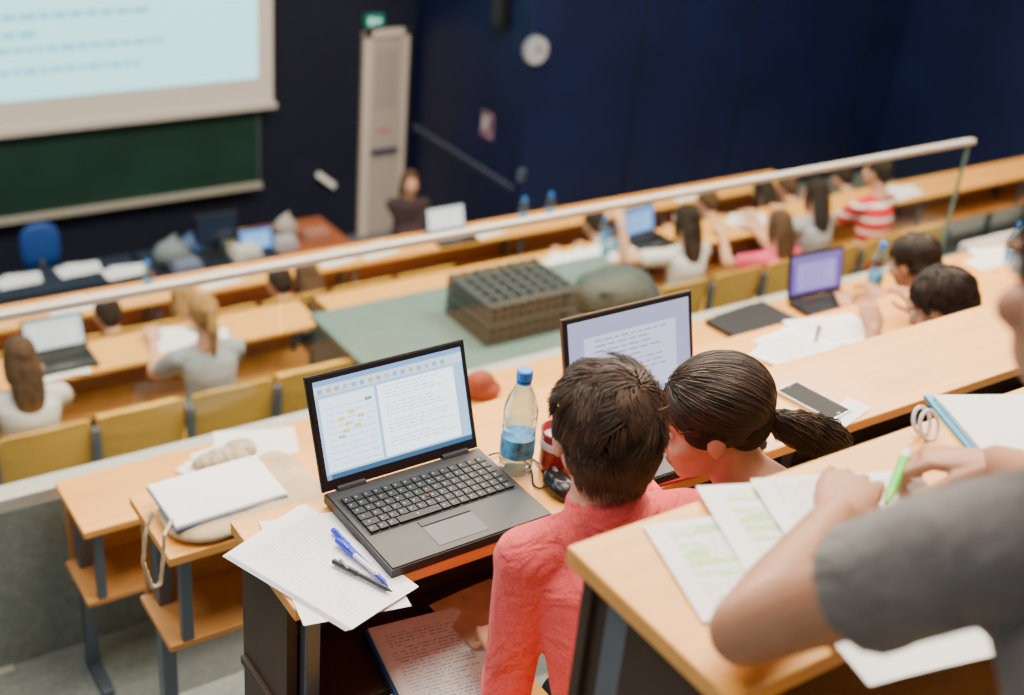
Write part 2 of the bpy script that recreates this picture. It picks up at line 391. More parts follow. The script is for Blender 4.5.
o.ell(p+V((0,0,.13)),(.27,.19,.15),'a'); o.ell(p+V((-.12,.02,.12)),(.17,.17,.14),'a'); o.ell(p+V((.12,-.06,.10)),(.16,.15,.11),'b'); o.cap(p+V((-.2,-.12,.2)),p+V((.15,-.16,.16)),.02,.02,'b')
merge('backpack',[o.build(.015,3)],{'a':mat('backpack_nylon',(.06,.075,.07),.7,bump=.6,bscale=12),'b':mat('backpack_trim',(.035,.042,.042),.7)})
# ---------------------------------------------------------------- people
def frame(pos,fwd,up):
    f=V(fwd).normalized(); u=V(up); r=f.cross(u).normalized(); u=r.cross(f).normalized()
    M=Matrix((r,f,u)).transposed().to_4x4(); M.translation=V(pos); return M
def ik(S,T,l1,l2,pole):
    S=V(S);T=V(T);d=T-S; L_=min(d.length,(l1+l2)*.995); dn=d.normalized(); a=(l1*l1-l2*l2+L_*L_)/(2*L_); h=math.sqrt(max(0,l1*l1-a*a))
    p=V(pole); p=(p-dn*p.dot(dn)).normalized(); return S+dn*a+p*h, S+dn*L_
def hand(W,d,n,s,curl=.5,sc=1.0,thumb=.6,l='skin'):
    o=Org(); d=V(d).normalized(); n=V(n); n=(n-d*n.dot(d)).normalized(); s=V(s); s=(s-d*s.dot(d)-n*s.dot(n)).normalized(); W=V(W)
    def P(a,b_,c): return W+(d*a+s*b_+n*c)*sc
    rg=[]
    for (a,w_,t_) in ((-.035,.024,.020),(-.01,.026,.019),(.025,.036,.017),(.06,.041,.015),(.088,.040,.012),(.096,.034,.008)):
        rg.append([P(a,w_*math.cos(k*math.pi/8),t_*math.sin(k*math.pi/8)) for k in range(16)])
    o.rings(rg,l)
    for i,(off,ln,r) in enumerate(((.031,.072,.0088),(.0105,.080,.0090),(-.0105,.074,.0086),(-.030,.058,.0076))):
        p=P(.082,off,0); ang=curl*.5; sp=off*3.4
        for k,fr in enumerate((.46,.31,.23)):
            dr=(d*math.cos(ang)+n*math.sin(ang)+s*sp*.35).normalized(); q=p+dr*ln*fr*sc*1.05
            o.cap(p,q,r*(1-.08*k)*sc,r*(1-.08*(k+1))*sc,l,10); p=q; ang+=curl*(1.0+.1*i)
    p=P(.018,.026,.004); q=P(.05,.026+.03*thumb,.014); o.cap(p,q,.014*sc,.0115*sc,l,10)
    q2=q+(d*.75+s*.35*thumb+n*.45).normalized()*.032*sc; o.cap(q,q2,.0112*sc,.0095*sc,l,10)
    q3=q2+(d*.9+n*.35-s*.1).normalized()*.024*sc; o.cap(q2,q3,.0095*sc,.0078*sc,l,10)
    return o
def headprims(o,M,face=True,neck=.052):
    o.ell((0,-.012,.03),(.074,.094,.084),'skin',M); o.ell((0,.028,-.035),(.056,.062,.072),'skin',M); o.ell((0,.066,-.088),(.024,.02,.018),'skin',M)
    o.ell((0,.05,-.06),(.046,.04,.045),'skin',M)
    o.cap(M@V((0,.086,.012)),M@V((0,.108,-.026)),.008,.0125,'skin',10); o.ell((0,.092,-.03),(.018,.014,.010),'skin',M)
    o.ell((0,.086,-.056),(.023,.010,.0055),'lip',M); o.ell((0,.085,-.065),(.020,.010,.006),'lip',M)
    for s in(-1,1):
        o.ell((s*.076,-.004,-.008),(.009,.019,.031),'skin',M); o.ell((s*.03,.080,.026),(.022,.010,.007),'skin',M); o.ell((s*.04,.058,-.025),(.024,.026,.022),'skin',M)
    o.cap(M@V((0,-.02,-.05)),M@V((0,-.04,-.175)),neck,neck*1.12,'skin')
def hairmat(name,col):
    return mat('hair_'+name,col,.5,var=.55,vscale=30,stretch=(3,3,.5),bump=.8,bscale=120,spec=.25)
def hairprims(h,M,style):
    h.ell((0,-.026,.040),(.083,.099,.086),'hair',M)
    h.ell((0,-.060,.0),(.070,.058,.070),'hair',M)
    if style=='short': h.ell((0,-.065,-.03),(.052,.038,.05),'hair',M)
    if style=='tied':
        for s in(-1,1): h.ell((s*.058,-.006,.016),(.026,.056,.042),'hair',M)
    if style=='long':
        rg=[]
        for (y,z,rx,ry) in ((-.06,.06,.07,.05),(-.075,-.02,.085,.05),(-.085,-.10,.09,.042),(-.095,-.19,.085,.036),(-.10,-.27,.065,.03),(-.10,-.33,.03,.015)):
            rg.append([M@V((rx*math.cos(k*math.pi/8),y+ry*math.sin(k*math.pi/8),z)) for k in range(16)])
        h.rings(rg,'hair')
        for s in(-1,1): h.ell((s*.072,.0,-.05),(.018,.03,.09),'hair',M)
    if style=='pony':
        h.ell((0,-.118,.045),(.02,.02,.02),'hair',M); h.cap(M@V((0,-.13,.04)),M@V((0,-.15,-.06)),.030,.034,'hair'); h.cap(M@V((0,-.15,-.06)),M@V((0,-.13,-.22)),.034,.012,'hair')
def person(name,pel,head,fwd,hfwd,hands,floor,cloth,skin,hair,style='short',sleeve='short',pants=None,vox=.012,hup=(0,0,1),hump=.03,sh=.165,legs='sit',hd=None,nb=None,body=1.0,poles=None,hcurl=(.5,.5),elb=None,sl=.62,arm=1.0,collar=False):
    M=frame(head,hfwd,hup); fwd=V(fwd).normalized(); side=fwd.cross(V((0,0,1))).normalized(); pel=V(pel)
    nbp=V(nb) if nb is not None else V(head)-fwd*.045-V((0,0,1))*.185*body
    o=Org(); headprims(o,M)
    o.cap(M@V((0,-.035,-.12)),nbp,.05,.058,'skin')
    up=(nbp-pel).normalized(); ax=side; ay=up.cross(side).normalized()
    T=[(-.16,.13,.10,'pants'),(-.05,.165,.12,'pants'),(.08,.162,.118,'cloth'),(.35,.14,.10,'cloth'),(.62,.158,.115,'cloth'),(.82,.165,.11,'cloth'),(.93,.13,.085,'cloth'),(1.0,.075,.062,'cloth'),(1.04,.062,.058,'cloth')]
    D=nbp-pel; rg=[];
    for (t,rx,ry,l) in T:
        c=pel+D*t-fwd*hump*math.sin(max(0,min(1,t))*math.pi)
        rg.append([c+ax*rx*body*math.cos(k*math.pi/12)+ay*ry*body*math.sin(k*math.pi/12) for k in range(24)])
    o.rings(rg[:3],'pants'); o.rings(rg[2:],'cloth')
    if collar:
        nd=(M@V((0,-.03,-.09))-nbp).normalized(); q1=nd.orthogonal().normalized(); q2=nd.cross(q1); rr=[]
        for t,r in ((-.03,.07),(.0,.071),(.035,.069),(.045,.066),(.046,.05)): rr.append([nbp+nd*t+(q1*math.cos(k_*math.pi/9)+q2*math.sin(k_*math.pi/9))*r for k_ in range(18)])
        o.rings(rr,'cloth')
    hs=[]
    for i,s in enumerate((-1,1)):
        S=nbp-up*.045*body+side*s*sh*body
        o.cap(nbp-up*.03+side*s*.05,S,.058*body,.060*body,'cloth')
        tgt=V(hands[i])
        pole=V(poles[i]) if poles else (side*s*.5-V((0,0,1))-fwd*.25)
        if elb and elb[i] is not None: E=V(elb[i]); Wp=tgt
        else: E,Wp=ik(S,tgt,.29*body,.25*body,pole)
        hs.append((E,Wp,S))
        lc='cloth' if sleeve=='long' else 'skin'
        k=(1.12 if sleeve=='long' else 1.0)*arm
        o.cap(S,E,.050*body*k,.040*body*k,lc); mid=E.lerp(Wp,.35)
        o.cap(E,mid,.041*body*k,.040*body*k,lc); o.cap(mid,E.lerp(Wp,.93 if sleeve=='long' else 1.0),.040*body*k,.027*body*k,lc)
        o.cap(E.lerp(Wp,.8),Wp,.027,.025,'skin')
        if sleeve=='short': 
            a=(E-S).normalized(); q1=a.orthogonal().normalized(); q2=a.cross(q1)
            rr=[]
            for t,r in ((-.1,.05),(.1,.064),(sl-.1,.063),(sl,.066),(sl+.005,.05)):
                c=S.lerp(E,t); rr.append([c+(q1*math.cos(k_*math.pi/9)+q2*math.sin(k_*math.pi/9))*r*body for k_ in range(18)])
            o.rings(rr,'cloth')
    for s in(-1,1):
        hip=pel+side*s*.09*body-V((0,0,.02))
        if legs=='sit':
            kn=hip+fwd*.37*body+side*s*.03-V((0,0,.17)); an=V((kn.x,kn.y,floor+.07))-fwd*.03
        else:
            kn=hip.lerp(V((hip.x,hip.y,floor+.06)),.5)+fwd*.02; an=V((hip.x,hip.y,floor+.07))
        o.cap(hip,kn,.085*body,.06*body,'pants'); o.cap(kn,an,.058*body,.04*body,'pants')
        fr=frame(an+V((0,0,-.03)),fwd,(0,0,1)); o.ell((0,.07,0),(.042,.125,.038),'shoe',fr)
    parts=[o.build(vox,4 if vox<.01 else 2)]
    for i,s in enumerate((-1,1)):
        E,Wp,S=hs[i]; d=(Wp-E).normalized()
        if hd and hd[i]: d_,n_,s_=hd[i]
        else: d_,n_,s_=d*1.0+fwd*.3,V((0,0,-1)),(side*(-s))
        parts.append(hand(Wp,d_,n_,s_,hcurl[i],body).build(.0034,1))
    SK=mat('skin_'+skin,{'light':(.64,.32,.20),'tan':(.46,.215,.12),'pale':(.66,.42,.32)}[skin],.5,var=.07,vscale=20,bump=.08,bscale=200)
    md={'skin':SK,'lip':mat('lips',(.45,.14,.13),.4),'cloth':cloth,'pants':pants or mat('dark_jeans',(.02,.025,.04),.8),'shoe':BLACK}
    body_=merge(name,parts,md)
    e=MB()
    for s in(-1,1):
        e.ell(M@V((s*.030,.076,.010)),(.0125,.0125,.0125),mat('eye_white',(.8,.8,.78),.3),12)
        e.ell(M@V((s*.031,.0845,.010)),(.0062,.0062,.0062),mat('iris_dark',(.03,.018,.01),.2),10)
        e.tube([M@V((s*.014,.090,.028)),M@V((s*.032,.089,.033)),M@V((s*.05,.076,.029))],[.0025,.003,.0015],hairmat(*hair),6)
    e.obj('eyes_and_brows',smooth=True,parent=body_)
    h=Org(); hairprims(h,M,style); merge('hair',[h.build(min(vox,.008),2)],{'hair':hairmat(*hair)},parent=body_)
    return body_,M,hs
def strand_curve(name,strands,mat_,parent,depth=.0011):
    cu=bpy.data.curves.new(name,'CURVE'); cu.dimensions='3D'; cu.bevel_depth=depth; cu.bevel_resolution=0; cu.use_fill_caps=False
    ctr=parent.location
    for pts in strands:
        sp=cu.splines.new('POLY'); sp.points.add(len(pts)-1)
        for i,p in enumerate(pts): q=p-ctr; sp.points[i].co=(q.x,q.y,q.z,1); sp.points[i].radius=1-.75*(i/(len(pts)-1))**2
    cu.materials.append(mat_); ob=bpy.data.objects.new(name,cu); COL.objects.link(ob); ob.parent=parent; return ob
C0=V((0,-.026,.040)); RR=V((.084,.101,.088))
def proj(p,k):
    q=p-C0; l=math.sqrt((q.x/RR.x)**2+(q.y/RR.y)**2+(q.z/RR.z)**2); return C0+q*(k/l)
def short_strands(M,n,crown=V((.012,-.085,.115)),L0=.050,mess=1.0,cl=160):
    out=[]; rnd=random
    clumps=[]
    for _ in range(cl):
        d=V((rnd.gauss(0,1),rnd.gauss(0,1),rnd.gauss(0,1))).normalized()
        clumps.append((d,V((rnd.gauss(0,.5),rnd.gauss(0,.5),rnd.gauss(0,.3)))*mess,rnd.uniform(.0,.11)*mess,rnd.uniform(.75,1.3)))
    while len(out)<n:
        d=V((rnd.gauss(0,1),rnd.gauss(0,1),rnd.gauss(0,1))).normalized(); p=C0+V((d.x*RR.x,d.y*RR.y,d.z*RR.z))
        if d.z<-.55 or (p.y>.03 and p.z<.055): continue
        ci=max(clumps,key=lambda c:c[0].dot(d)); wob=ci[1]+V((rnd.gauss(0,.1),rnd.gauss(0,.1),rnd.gauss(0,.1))); lift=ci[2]*rnd.uniform(.8,1.1); k=rnd.uniform(1.0,1.045); p=proj(p,k); pts=[p]
        Ls=L0*ci[3]*rnd.uniform(.85,1.1); st=Ls/6
        cc=C0+V((ci[0].x*RR.x,ci[0].y*RR.y,ci[0].z*RR.z))
        for i in range(6):
            t=p-crown; sw=V((-t.y,t.x,0))
            t=(t.normalized()+sw.normalized()*.25+wob*.6+V((0,0,-.35))+(cc-p)*4*(i/6))
            p=p+t.normalized()*st
            if p.z>.0: p=proj(p,k+lift*((i+1)/6)**1.5)
            else:
                zz=min(1,-p.z/.10); rx=.078-.028*zz; ry=.066-.018*zz; cy=-.058+.008*zz
                rad=math.hypot(p.x/rx,(p.y-cy)/ry)
                if rad>1e-3:
                    t_=max(min(rad,1.12),1.0)/rad; p.x*=t_; p.y=cy+(p.y-cy)*t_
                p.z=max(p.z,-.098)
            pts.append(p.copy())
        out.append([M@x for x in pts])
    for _ in range(n//6):
        a=rnd.uniform(-1.7,1.7); z=rnd.uniform(-.04,.02); pts=[]
        for i in range(6):
            zz=z-.009*i; q=max(0,min(1,-zz/.10)); rx=.078-.030*q; ry=.066-.018*q; cy=-.058+.008*q; r=1.0+rnd.uniform(0,.05)
            pts.append(M@V((rx*r*math.sin(a+.015*i),cy-ry*r*math.cos(a+.015*i),zz)))
        out.append(pts)
    return out
def pony_strands(M,n,tie,tail):
    out=[]
    while len(out)<n:
        d=V((random.gauss(0,1),random.gauss(0,1),random.gauss(0,1))).normalized(); p=C0+V((d.x*RR.x,d.y*RR.y,d.z*RR.z))
        if d.z<-.8 or (p.y>.045 and p.z<.05): continue
        k=random.uniform(1.0,1.035); p=proj(p,k); pts=[p]
        for i in range(9):
            t=tie-p
            if t.length<.02: break
            p=p+t*(1/(9-i)) ; p=proj(p,k) if i<7 else p; pts.append(p.copy())
        if len(pts)>3: out.append([M@x for x in pts])
    for s in (-1,1):
        for _ in range(n//8):
            a=random.uniform(0,1); pts=[]
            st=V((s*.078,.055-.06*a,.035-.03*a*random.random())); en=tie
            for i in range(8):
                t=i/7; p=st.lerp(en,t); bow=math.sin(t*math.pi)*.022; p=p+V((s*bow*1.3,0,-.015*math.sin(t*math.pi)*a)); pts.append(M@p)
            out.append(pts)
    for _ in range(n):
        a=random.uniform(0,6.28); r=math.sqrt(random.random()); pts=[]; wv=random.uniform(0,6.28); am=random.uniform(.003,.009)
        for i,(c,w) in enumerate(tail):
            c=V(c); dirv=(V(tail[min(i+1,len(tail)-1)][0])-V(tail[max(i-1,0)][0])).normalized(); q1=dirv.orthogonal().normalized(); q2=dirv.cross(q1)
            pts.append(c+(q1*math.cos(a+.25*i)+q2*math.sin(a+.25*i))*w*r*random.uniform(.85,1.15)+V((0,0,am*math.sin(wv+i*1.5))))
        out.append(pts)
    return out
def clothmat(name,col,fold=8,fstr=.9,weave=260):
    m,nt,b=nodes(name); L=nt.links; b.inputs['Roughness'].default_value=.88; b.inputs['Sheen Weight'].default_value=.1
    tc=nt.nodes.new('ShaderNodeTexCoord'); n=nt.nodes.new('ShaderNodeTexNoise'); n.inputs['Scale'].default_value=fold; n.inputs['Detail'].default_value=3; n.inputs['Distortion'].default_value=1.2
    L.new(tc.outputs['Object'],n.inputs['Vector']); bp=nt.nodes.new('ShaderNodeBump'); bp.inputs['Strength'].default_value=fstr; bp.inputs['Distance'].default_value=.035; L.new(n.outputs['Fac'],bp.inputs['Height'])
    n2=nt.nodes.new('ShaderNodeTexNoise'); n2.inputs['Scale'].default_value=weave; L.new(tc.outputs['Object'],n2.inputs['Vector'])
    bp2=nt.nodes.new('ShaderNodeBump'); bp2.inputs['Strength'].default_value=.35; bp2.inputs['Distance'].default_value=.003; L.new(n2.outputs['Fac'],bp2.inputs['Height']); L.new(bp.outputs[0],bp2.inputs['Normal']); L.new(bp2.outputs[0],b.inputs['Normal'])
    r=nt.nodes.new('ShaderNodeValToRGB'); r.color_ramp.elements[0].position=.3; r.color_ramp.elements[1].position=.7
    r.color_ramp.elements[0].color=(*[c*.82 for c in col],1); r.color_ramp.elements[1].color=(*[min(1,c*1.15) for c in col],1); L.new(n2.outputs['Fac'],r.inputs[0]); L.new(r.outputs[0],b.inputs['Base Color']); MC[name]=m; return m
CORAL=clothmat('coral_shirt',(.88,.10,.105),9,1.0)
GREYT=clothmat('grey_tshirt',(.175,.16,.15),7,.7)
DK=mat('dark_top',(.02,.02,.025),.85); WT=mat('white_top',(.62,.60,.58),.85,bump=.4,bscale=20); GT=mat('grey_top',(.30,.31,.33),.85,var=.3,vscale=90); PK=mat('pink_top',(.75,.08,.16),.85)
bo,M,hs=person('student_coral_shirt',(1.14,1.14,-1.66),(1.185,1.35,-1.105),(.12,1,0),(.25,.95,-.15),((1.10,1.45,-1.62),(1.47,1.60,-1.40)),-2.2,CORAL,'light',('darkbrown',(.026,.014,.009)),'short','long',vox=.006,nb=(1.18,1.295,-1.235),hup=(.05,.1,1),body=.93,hump=.05,poles=((-.25,-.3,-1),(.5,-.2,-1)),collar=True,sh=.17)
strand_curve('hair_strands',short_strands(M,5200,mess=1.6,cl=120,L0=.054),mat('strand_darkbrown',(.078,.043,.026),.35,var=.6,vscale=25,spec=.5),bo,.0010)
HB=('black',(.018,.011,.008))
bo,M,hs=person('student_ponytail',(1.66,1.16,-1.66),(1.478,1.39,-1.185),(-.15,1,0),(-.76,.56,-.36),((1.50,1.60,-1.40),(1.75,1.62,-1.40)),-2.2,DK,'light',HB,'tied','short',vox=.006,nb=(1.585,1.28,-1.325),hup=(-.25,.2,1),body=.93)
tie=V((0,-.110,-.024)); T=M@tie
tail=[(T,.012),(T+V((.020,-.012,-.010)),.024),(T+V((.050,-.022,-.024)),.032),(T+V((.086,-.032,-.040)),.037),(T+V((.120,-.042,-.056)),.036),(T+V((.150,-.048,-.074)),.026),(T+V((.172,-.052,-.092)),.014)]
strand_curve('hair_strands',pony_strands(M,2400,tie,tail),mat('strand_black',(.052,.029,.018),.35,var=.6,vscale=25,spec=.5),bo)
h=Org()
for i in range(len(tail)-1): h.cap(tail[i][0],tail[i+1][0],tail[i][1]*.65,tail[i+1][1]*.65,'h')
merge('ponytail_core',[h.build(.006,2)],{'h':hairmat(*HB)},parent=bo)
dl=(V((.86,.50,.0)),V((0.1,.1,-1)),V((.5,-.85,0)))
dr=(V((-.62,.75,-.15)),V((-.3,0,-1)),V((-.85,-.5,0)))
bo,M,hs=person('student_grey_tshirt',(.98,.13,-1.12),(.985,.50,-.42),(.35,.94,0),(.25,.95,-.25),((1.100,.797,-.885),(1.385,.785,-.885)),-1.7,GREYT,'tan',('darkbrown2',(.03,.018,.012)),'short','short',vox=.0055,nb=(1.01,.435,-.585),hd=(dl,dr),hcurl=(.55,.9),elb=((.858,.70,-.895),None),sl=.42,arm=.98)
strand_curve('hair_strands',short_strands(M,1500),mat('strand_db2',(.04,.022,.014),.35,var=.6,vscale=25),bo)
b=MB(); a_=V((1.31,.865,-.905)); d_=V((-.6,-.35,.0)).normalized(); b.tube([a_,a_+d_*.09],.007,mat('highlighter_green',(.08,.62,.05),.4)); b.tube([a_+d_*.09,a_+d_*.12],[.007,.003],mat('tip',(.3,.8,.1),.5)); b.tube([a_-d_*.02,a_],.0072,WHITE); b.obj('highlighter_pen',smooth=False)
SD=mat('strand_dark',(.035,.02,.013),.4,var=.6,vscale=25)
bo,M,hs=person('student_leaning',(3.36,1.98,-2.15),(3.30,2.20,-1.70),(-.2,1,0),(-.4,.8,-.6),((3.34,2.46,-1.92),(3.60,2.46,-1.92)),-2.7,DK,'tan',('b3',(.03,.02,.014)),'short','short',vox=.01,hump=.05)
strand_curve('hair_strands',short_strands(M,1800),SD,bo,.0014)
bo,M,hs=person('student_leaning',(4.22,2.86,-2.65),(4.22,3.0,-2.06),(0,1,0),(-.2,1,-.5),((4.26,3.30,-2.42),(4.50,3.30,-2.42)),-3.2,mat('olive',(.12,.10,.06),.8),'tan',('b4',(.05,.028,.018)),'short','short',vox=.01)
strand_curve('hair_strands',short_strands(M,1500),SD,bo,.0016)
BR=('brown',(.10,.05,.025)); BL=('blonde',(.40,.21,.07)); D2=('dark5',(.03,.018,.012))
def rowp(name,x,y,z,floor,cloth,hair,style,fwd=(0,1,0),hf=(0,1,-.2),arms=None,vox=.014,skin='light',sleeve='short',dk=-3.6,dy=.38):
    a=arms or ((x-.16,y+dy,dk),(x+.16,y+dy,dk)); return person(name,(x,y-.08,floor+.55),(x,y,z),fwd,hf,a,floor,cloth,skin,hair,style,sleeve,vox=vox)
rowp('student_long_hair',1.26,5.98,-3.33,-4.38,WT,BR,'long')
rowp('student_blonde',2.24,5.98,-3.28,-4.38,GT,BL,'pony')
def rp6(u,v,cloth,hair,style,yy=6.98,name='student_front_row'):
    p=ony(u,v,yy); z=max(p.z,-3.72); return rowp(name,p.x,yy,z,-4.6,cloth,hair,style,hf=(0,1,-.5),vox=.016,dk=-4.06,dy=.2)
rp6(108,318,DK,D2,'short'); rp6(184,312,GT,BL,'long'); rp6(279,288,DK,D2,'short'); rp6(306,290,WT,BR,'long')
x=5.72; rowp('student_arm_raised',x,5.95,-3.27,-4.38,WT,D2,'long',arms=((x-.42,6.12,-3.30),(x+.22,6.12,-3.45)))
rowp('student_pink_top',6.55,5.85,-3.40,-4.38,PK,BR,'long')
rowp('student_dark_hair',7.02,5.98,-3.27,-4.38,GT,D2,'long')
m,nt,bs=nodes('red_striped_shirt'); L=nt.links; tc=nt.nodes.new('ShaderNodeTexCoord'); sp=nt.nodes.new('ShaderNodeSeparateXYZ'); L.new(tc.outputs['Object'],sp.inputs[0])
m1=nt.nodes.new('ShaderNodeMath'); m1.operation='MULTIPLY'; m1.inputs[1].default_value=10; L.new(sp.outputs['Z'],m1.inputs[0]); m2=nt.nodes.new('ShaderNodeMath'); m2.operation='FRACT'; L.new(m1.outputs[0],m2.inputs[0]); m3=nt.nodes.new('ShaderNodeMath'); m3.operation='GREATER_THAN'; m3.inputs[1].default_value=.70; L.new(m2.outputs[0],m3.inputs[0])
mm=nt.nodes.new('ShaderNodeMix'); mm.data_type='RGBA'; mm.inputs[6].default_value=(.60,.006,.012,1); mm.inputs[7].default_value=(.8,.7,.7,1); L.new(m3.outputs[0],mm.inputs[0]); L.new(mm.outputs[2],bs.inputs['Base Color']); bs.inputs['Roughness'].default_value=.85
rowp('student_striped_shirt',7.40,5.76,-3.08,-4.38,m,D2,'short',hf=(-.3,1,-.2))
for (u,v,hr,st,cl) in ((592,238,D2,'short',DK),(706,206,BR,'short',GT),(762,190,D2,'long',DK),(786,188,BR,'short',WT),(840,186,D2,'short',DK)): rp6(u,v,cl,hr,st)
p=ony(410,183,9.9); person('presenter_standing',(p.x,9.9,-5.0),(p.x,9.9,p.z),(-.3,-1,0),(-.3,-1,-.1),((p.x-.15,9.72,-4.95),(p.x+.15,9.72,-4.95)),-5.95,mat('brown_jacket',(.035,.018,.02),.8),'light',BR,'long','long',vox=.016,legs='stand',body=1.0)
# ---------------------------------------------------------------- laptops
def laptop(name,cx,cy,cz,rot,w,d,H,tilt,accent=None,detail=True,ui='doc',bright=1.0):
    M=Matrix.Translation((cx,cy,cz))@Matrix.Rotation(math.radians(rot),4,'Z'); b=MB(M)
    b.bb((-w/2,-d,.003),(w/2,0,.022),DGREY)
    b.bb((-w/2+.003,-d+.003,.022),(w/2-.003,-.002,.0245),mat('laptop_deck',(.038,.034,.032),.42,.2))
    for sx in(-1,1):
        for yy in(-d+.02,-.02): b.box((sx*(w/2-.02),yy,.002),(.02,.01,.004),BLACK)
    kx0=-w*.455;kx1=w*.455; ky1=-.035; rows=6; kh=(d*.46)/rows
    b.bb((kx0-.004,ky1-rows*kh-.003,.0245),(kx1+.004,ky1+.004,.0252),BLACK)
    for r in range(rows):
        n=15 if r not in(5,) else 9; x=kx0; wd=(kx1-kx0)/n
        ws=[wd]*n
        if r==5: ws=[.022*w/.36]*3+[.10*w/.36]+[.022*w/.36]*8; tot=sum(ws); ws=[q*(kx1-kx0)/tot for q in ws]
        elif r in(2,3,4): ws[0]*=1.25+.2*(r-2); tot=sum(ws); ws=[q*(kx1-kx0)/tot for q in ws]
        for q in ws:
            b.box((x+q/2,ky1-(r+.5)*kh,.0275),(q-.003,kh-.003,.0045),KEYM)
            if detail: b.box((x+q/2-.003,ky1-(r+.45)*kh,.02985),(.003,.0035,.0003),mat('key_legend',(.5,.5,.5),.5))
            x+=q
    b.bb((-.058*w/.36-.01,-d+.018,.0245),(.042*w/.36,-d+.078*d/.26,.0253),mat('trackpad',(.065,.063,.065),.4))
    b.bb((-.058*w/.36-.01,-d+.082*d/.26,.0245),(.042*w/.36,-d+.098*d/.26,.0262),DGREY)
    b.box((-.01,ky1-3.5*kh,.0305),(.005,.005,.003),mat('pointer_red',(.3,.01,.01),.6)) if detail else None
    b.tube([(-w*.42,0.0,.022),(-w*.25,0,.022)],.009,DGREY); b.tube([(w*.25,0,.022),(w*.42,0,.022)],.009,DGREY)
    T=M@Matrix.Translation((0,.004,.022))@Matrix.Rotation(-math.radians(tilt),4,'X'); b.M=T
    b.bb((-w/2,0,0),(w/2,.008,H),accent or DGREY); b.bb((-w/2+.002,-.003,.001),(w/2-.002,0,H-.002),BLACK)
    sx0,sx1,sz0,sz1=-w/2+.012,w/2-.012,.022,H-.012
    def Q(x0,z0,x1,z1,m,o=.0034): b.quad([(sx0+(sx1-sx0)*x0,-o,sz0+(sz1-sz0)*z0),(sx0+(sx1-sx0)*x1,-o,sz0+(sz1-sz0)*z0),(sx0+(sx1-sx0)*x1,-o,sz0+(sz1-sz0)*z1),(sx0+(sx1-sx0)*x0,-o,sz0+(sz1-sz0)*z1)],m)
    if ui=='doc':
        Q(0,0,1,1,emis('ui_bg',(.42,.68,.98),1.4*bright)); Q(0,.95,1,1,emis('ui_title',(.25,.52,.95),1.1),.0037); Q(0,.85,1,.945,emis('ui_ribbon',(.62,.84,1.0),1.5),.0037)
        Q(0,0,1,.05,emis('ui_task',(.06,.22,.45),.7),.0037); Q(.40,.07,.93,.82,emis('ui_page',(.78,.92,1.0),2.5),.0038); Q(.02,.07,.38,.82,emis('ui_side',(.70,.88,1.0),2.2),.0038)
        TXm=emis('ui_text',(.45,.60,.85),1.4)
        for i in range(18):
            z=.78-i*.036; x=.44
            if i in(4,9,14): continue
            e=.44+random.uniform(.25,.44)
            while x<e: q=random.uniform(.02,.06); Q(x,z,min(x+q,.9),z+.008,TXm,.0041); x+=q+.012
        for i in range(16):
            Q(.02+.055*i,.87,.05+.055*i,.915,emis('ui_icon%d'%(i%5),[(.35,.55,.85),(.75,.65,.40),(.45,.65,.55),(.6,.7,.8),(.4,.62,.92)][i%5],1.1),.0041)
        for i in range(10):
            for j in range(5): Q(.05+.065*j,.12+.065*i,.095+.065*j+.01*((i+j)%2),.128+.065*i,emis('ui_lbl',(.45,.65,.95),1.5),.0041)
        for (x,z,cl,nm) in ((.16,.50,(.95,.9,.25),'y'),(.12,.56,(.95,.9,.25),'y'),(.22,.46,(.95,.9,.25),'y'),(.19,.61,(.95,.9,.25),'y'),(.31,.70,(.1,.6,.2),'g'),(.11,.38,(.4,.65,.95),'b'),(.14,.43,(.95,.9,.25),'y'),(.25,.55,(.95,.75,.25),'o')): Q(x,z,x+.045,z+.035,emis('ui_sw_'+nm,cl,1.3),.0043)
        Q(0,0,.03,.05,emis('ui_start',(.2,.5,.9),.8),.0043)
    else:
        bgc={'doc2':(.46,.50,.86),'purple':(.22,.14,.62),'blue':(.08,.34,.88),'white':(.8,.9,.95)}[ui]
        Q(0,0,1,1,emis('ui_bg_'+ui,bgc,1.0)); Q(.12,.08,.88,.80,emis('ui_pg_'+ui,tuple(min(1,q+.22) for q in bgc),1.2),.0038); Q(0,.88,1,1,emis('ui_top_'+ui,tuple(q*.9+.1 for q in bgc),.9),.0038)
        for i in range(11):
            z=.74-i*.06; x=.2
            while x<.2+random.uniform(.35,.62): q=random.uniform(.03,.09); Q(x,z,x+q,z+.014,emis('ui_tx_'+ui,tuple(q_*.7 for q_ in bgc),.8),.0042); x+=q+.02
    return b.obj(name,bevel=.0015)
laptop('laptop',1.080,1.80,-1.446,1.0,.355,.262,.228,21)
laptop('laptop',1.66,1.79,-1.448,0,.36,.24,.235,16,accent=mat('lid_brown',(.22,.12,.07),.4,.4),ui='doc2')
laptop('laptop',4.23,3.47,-2.448,-3,.33,.21,.21,12,ui='purple',detail=False)
p=onz(44,335,-3.63); laptop('laptop',p.x,6.46,-3.628,0,.34,.22,.2,20,ui='white',detail=False)
p=ony(640,234,6.46); laptop('laptop',p.x,6.46,-3.628,8,.34,.22,.22,14,ui='blue',detail=False)
p=ony(445,258,7.5); laptop('laptop',p.x,7.5,-3.848,0,.34,.2,.2,14,ui='white',detail=False)
b=MB(Matrix.Translation((3.78,3.40,-2.45))@Matrix.Rotation(.1,4,'Z')); b.bb((-.19,-.12,.001),(.19,.12,.02),DGREY); b.bb((-.188,-.118,.021),(.188,.118,.028),mat('lid_dark',(.05,.05,.055),.3,.3)); b.box((0,.12,.02),(.25,.012,.012),BLACK); b.obj('closed_laptop',bevel=.004)
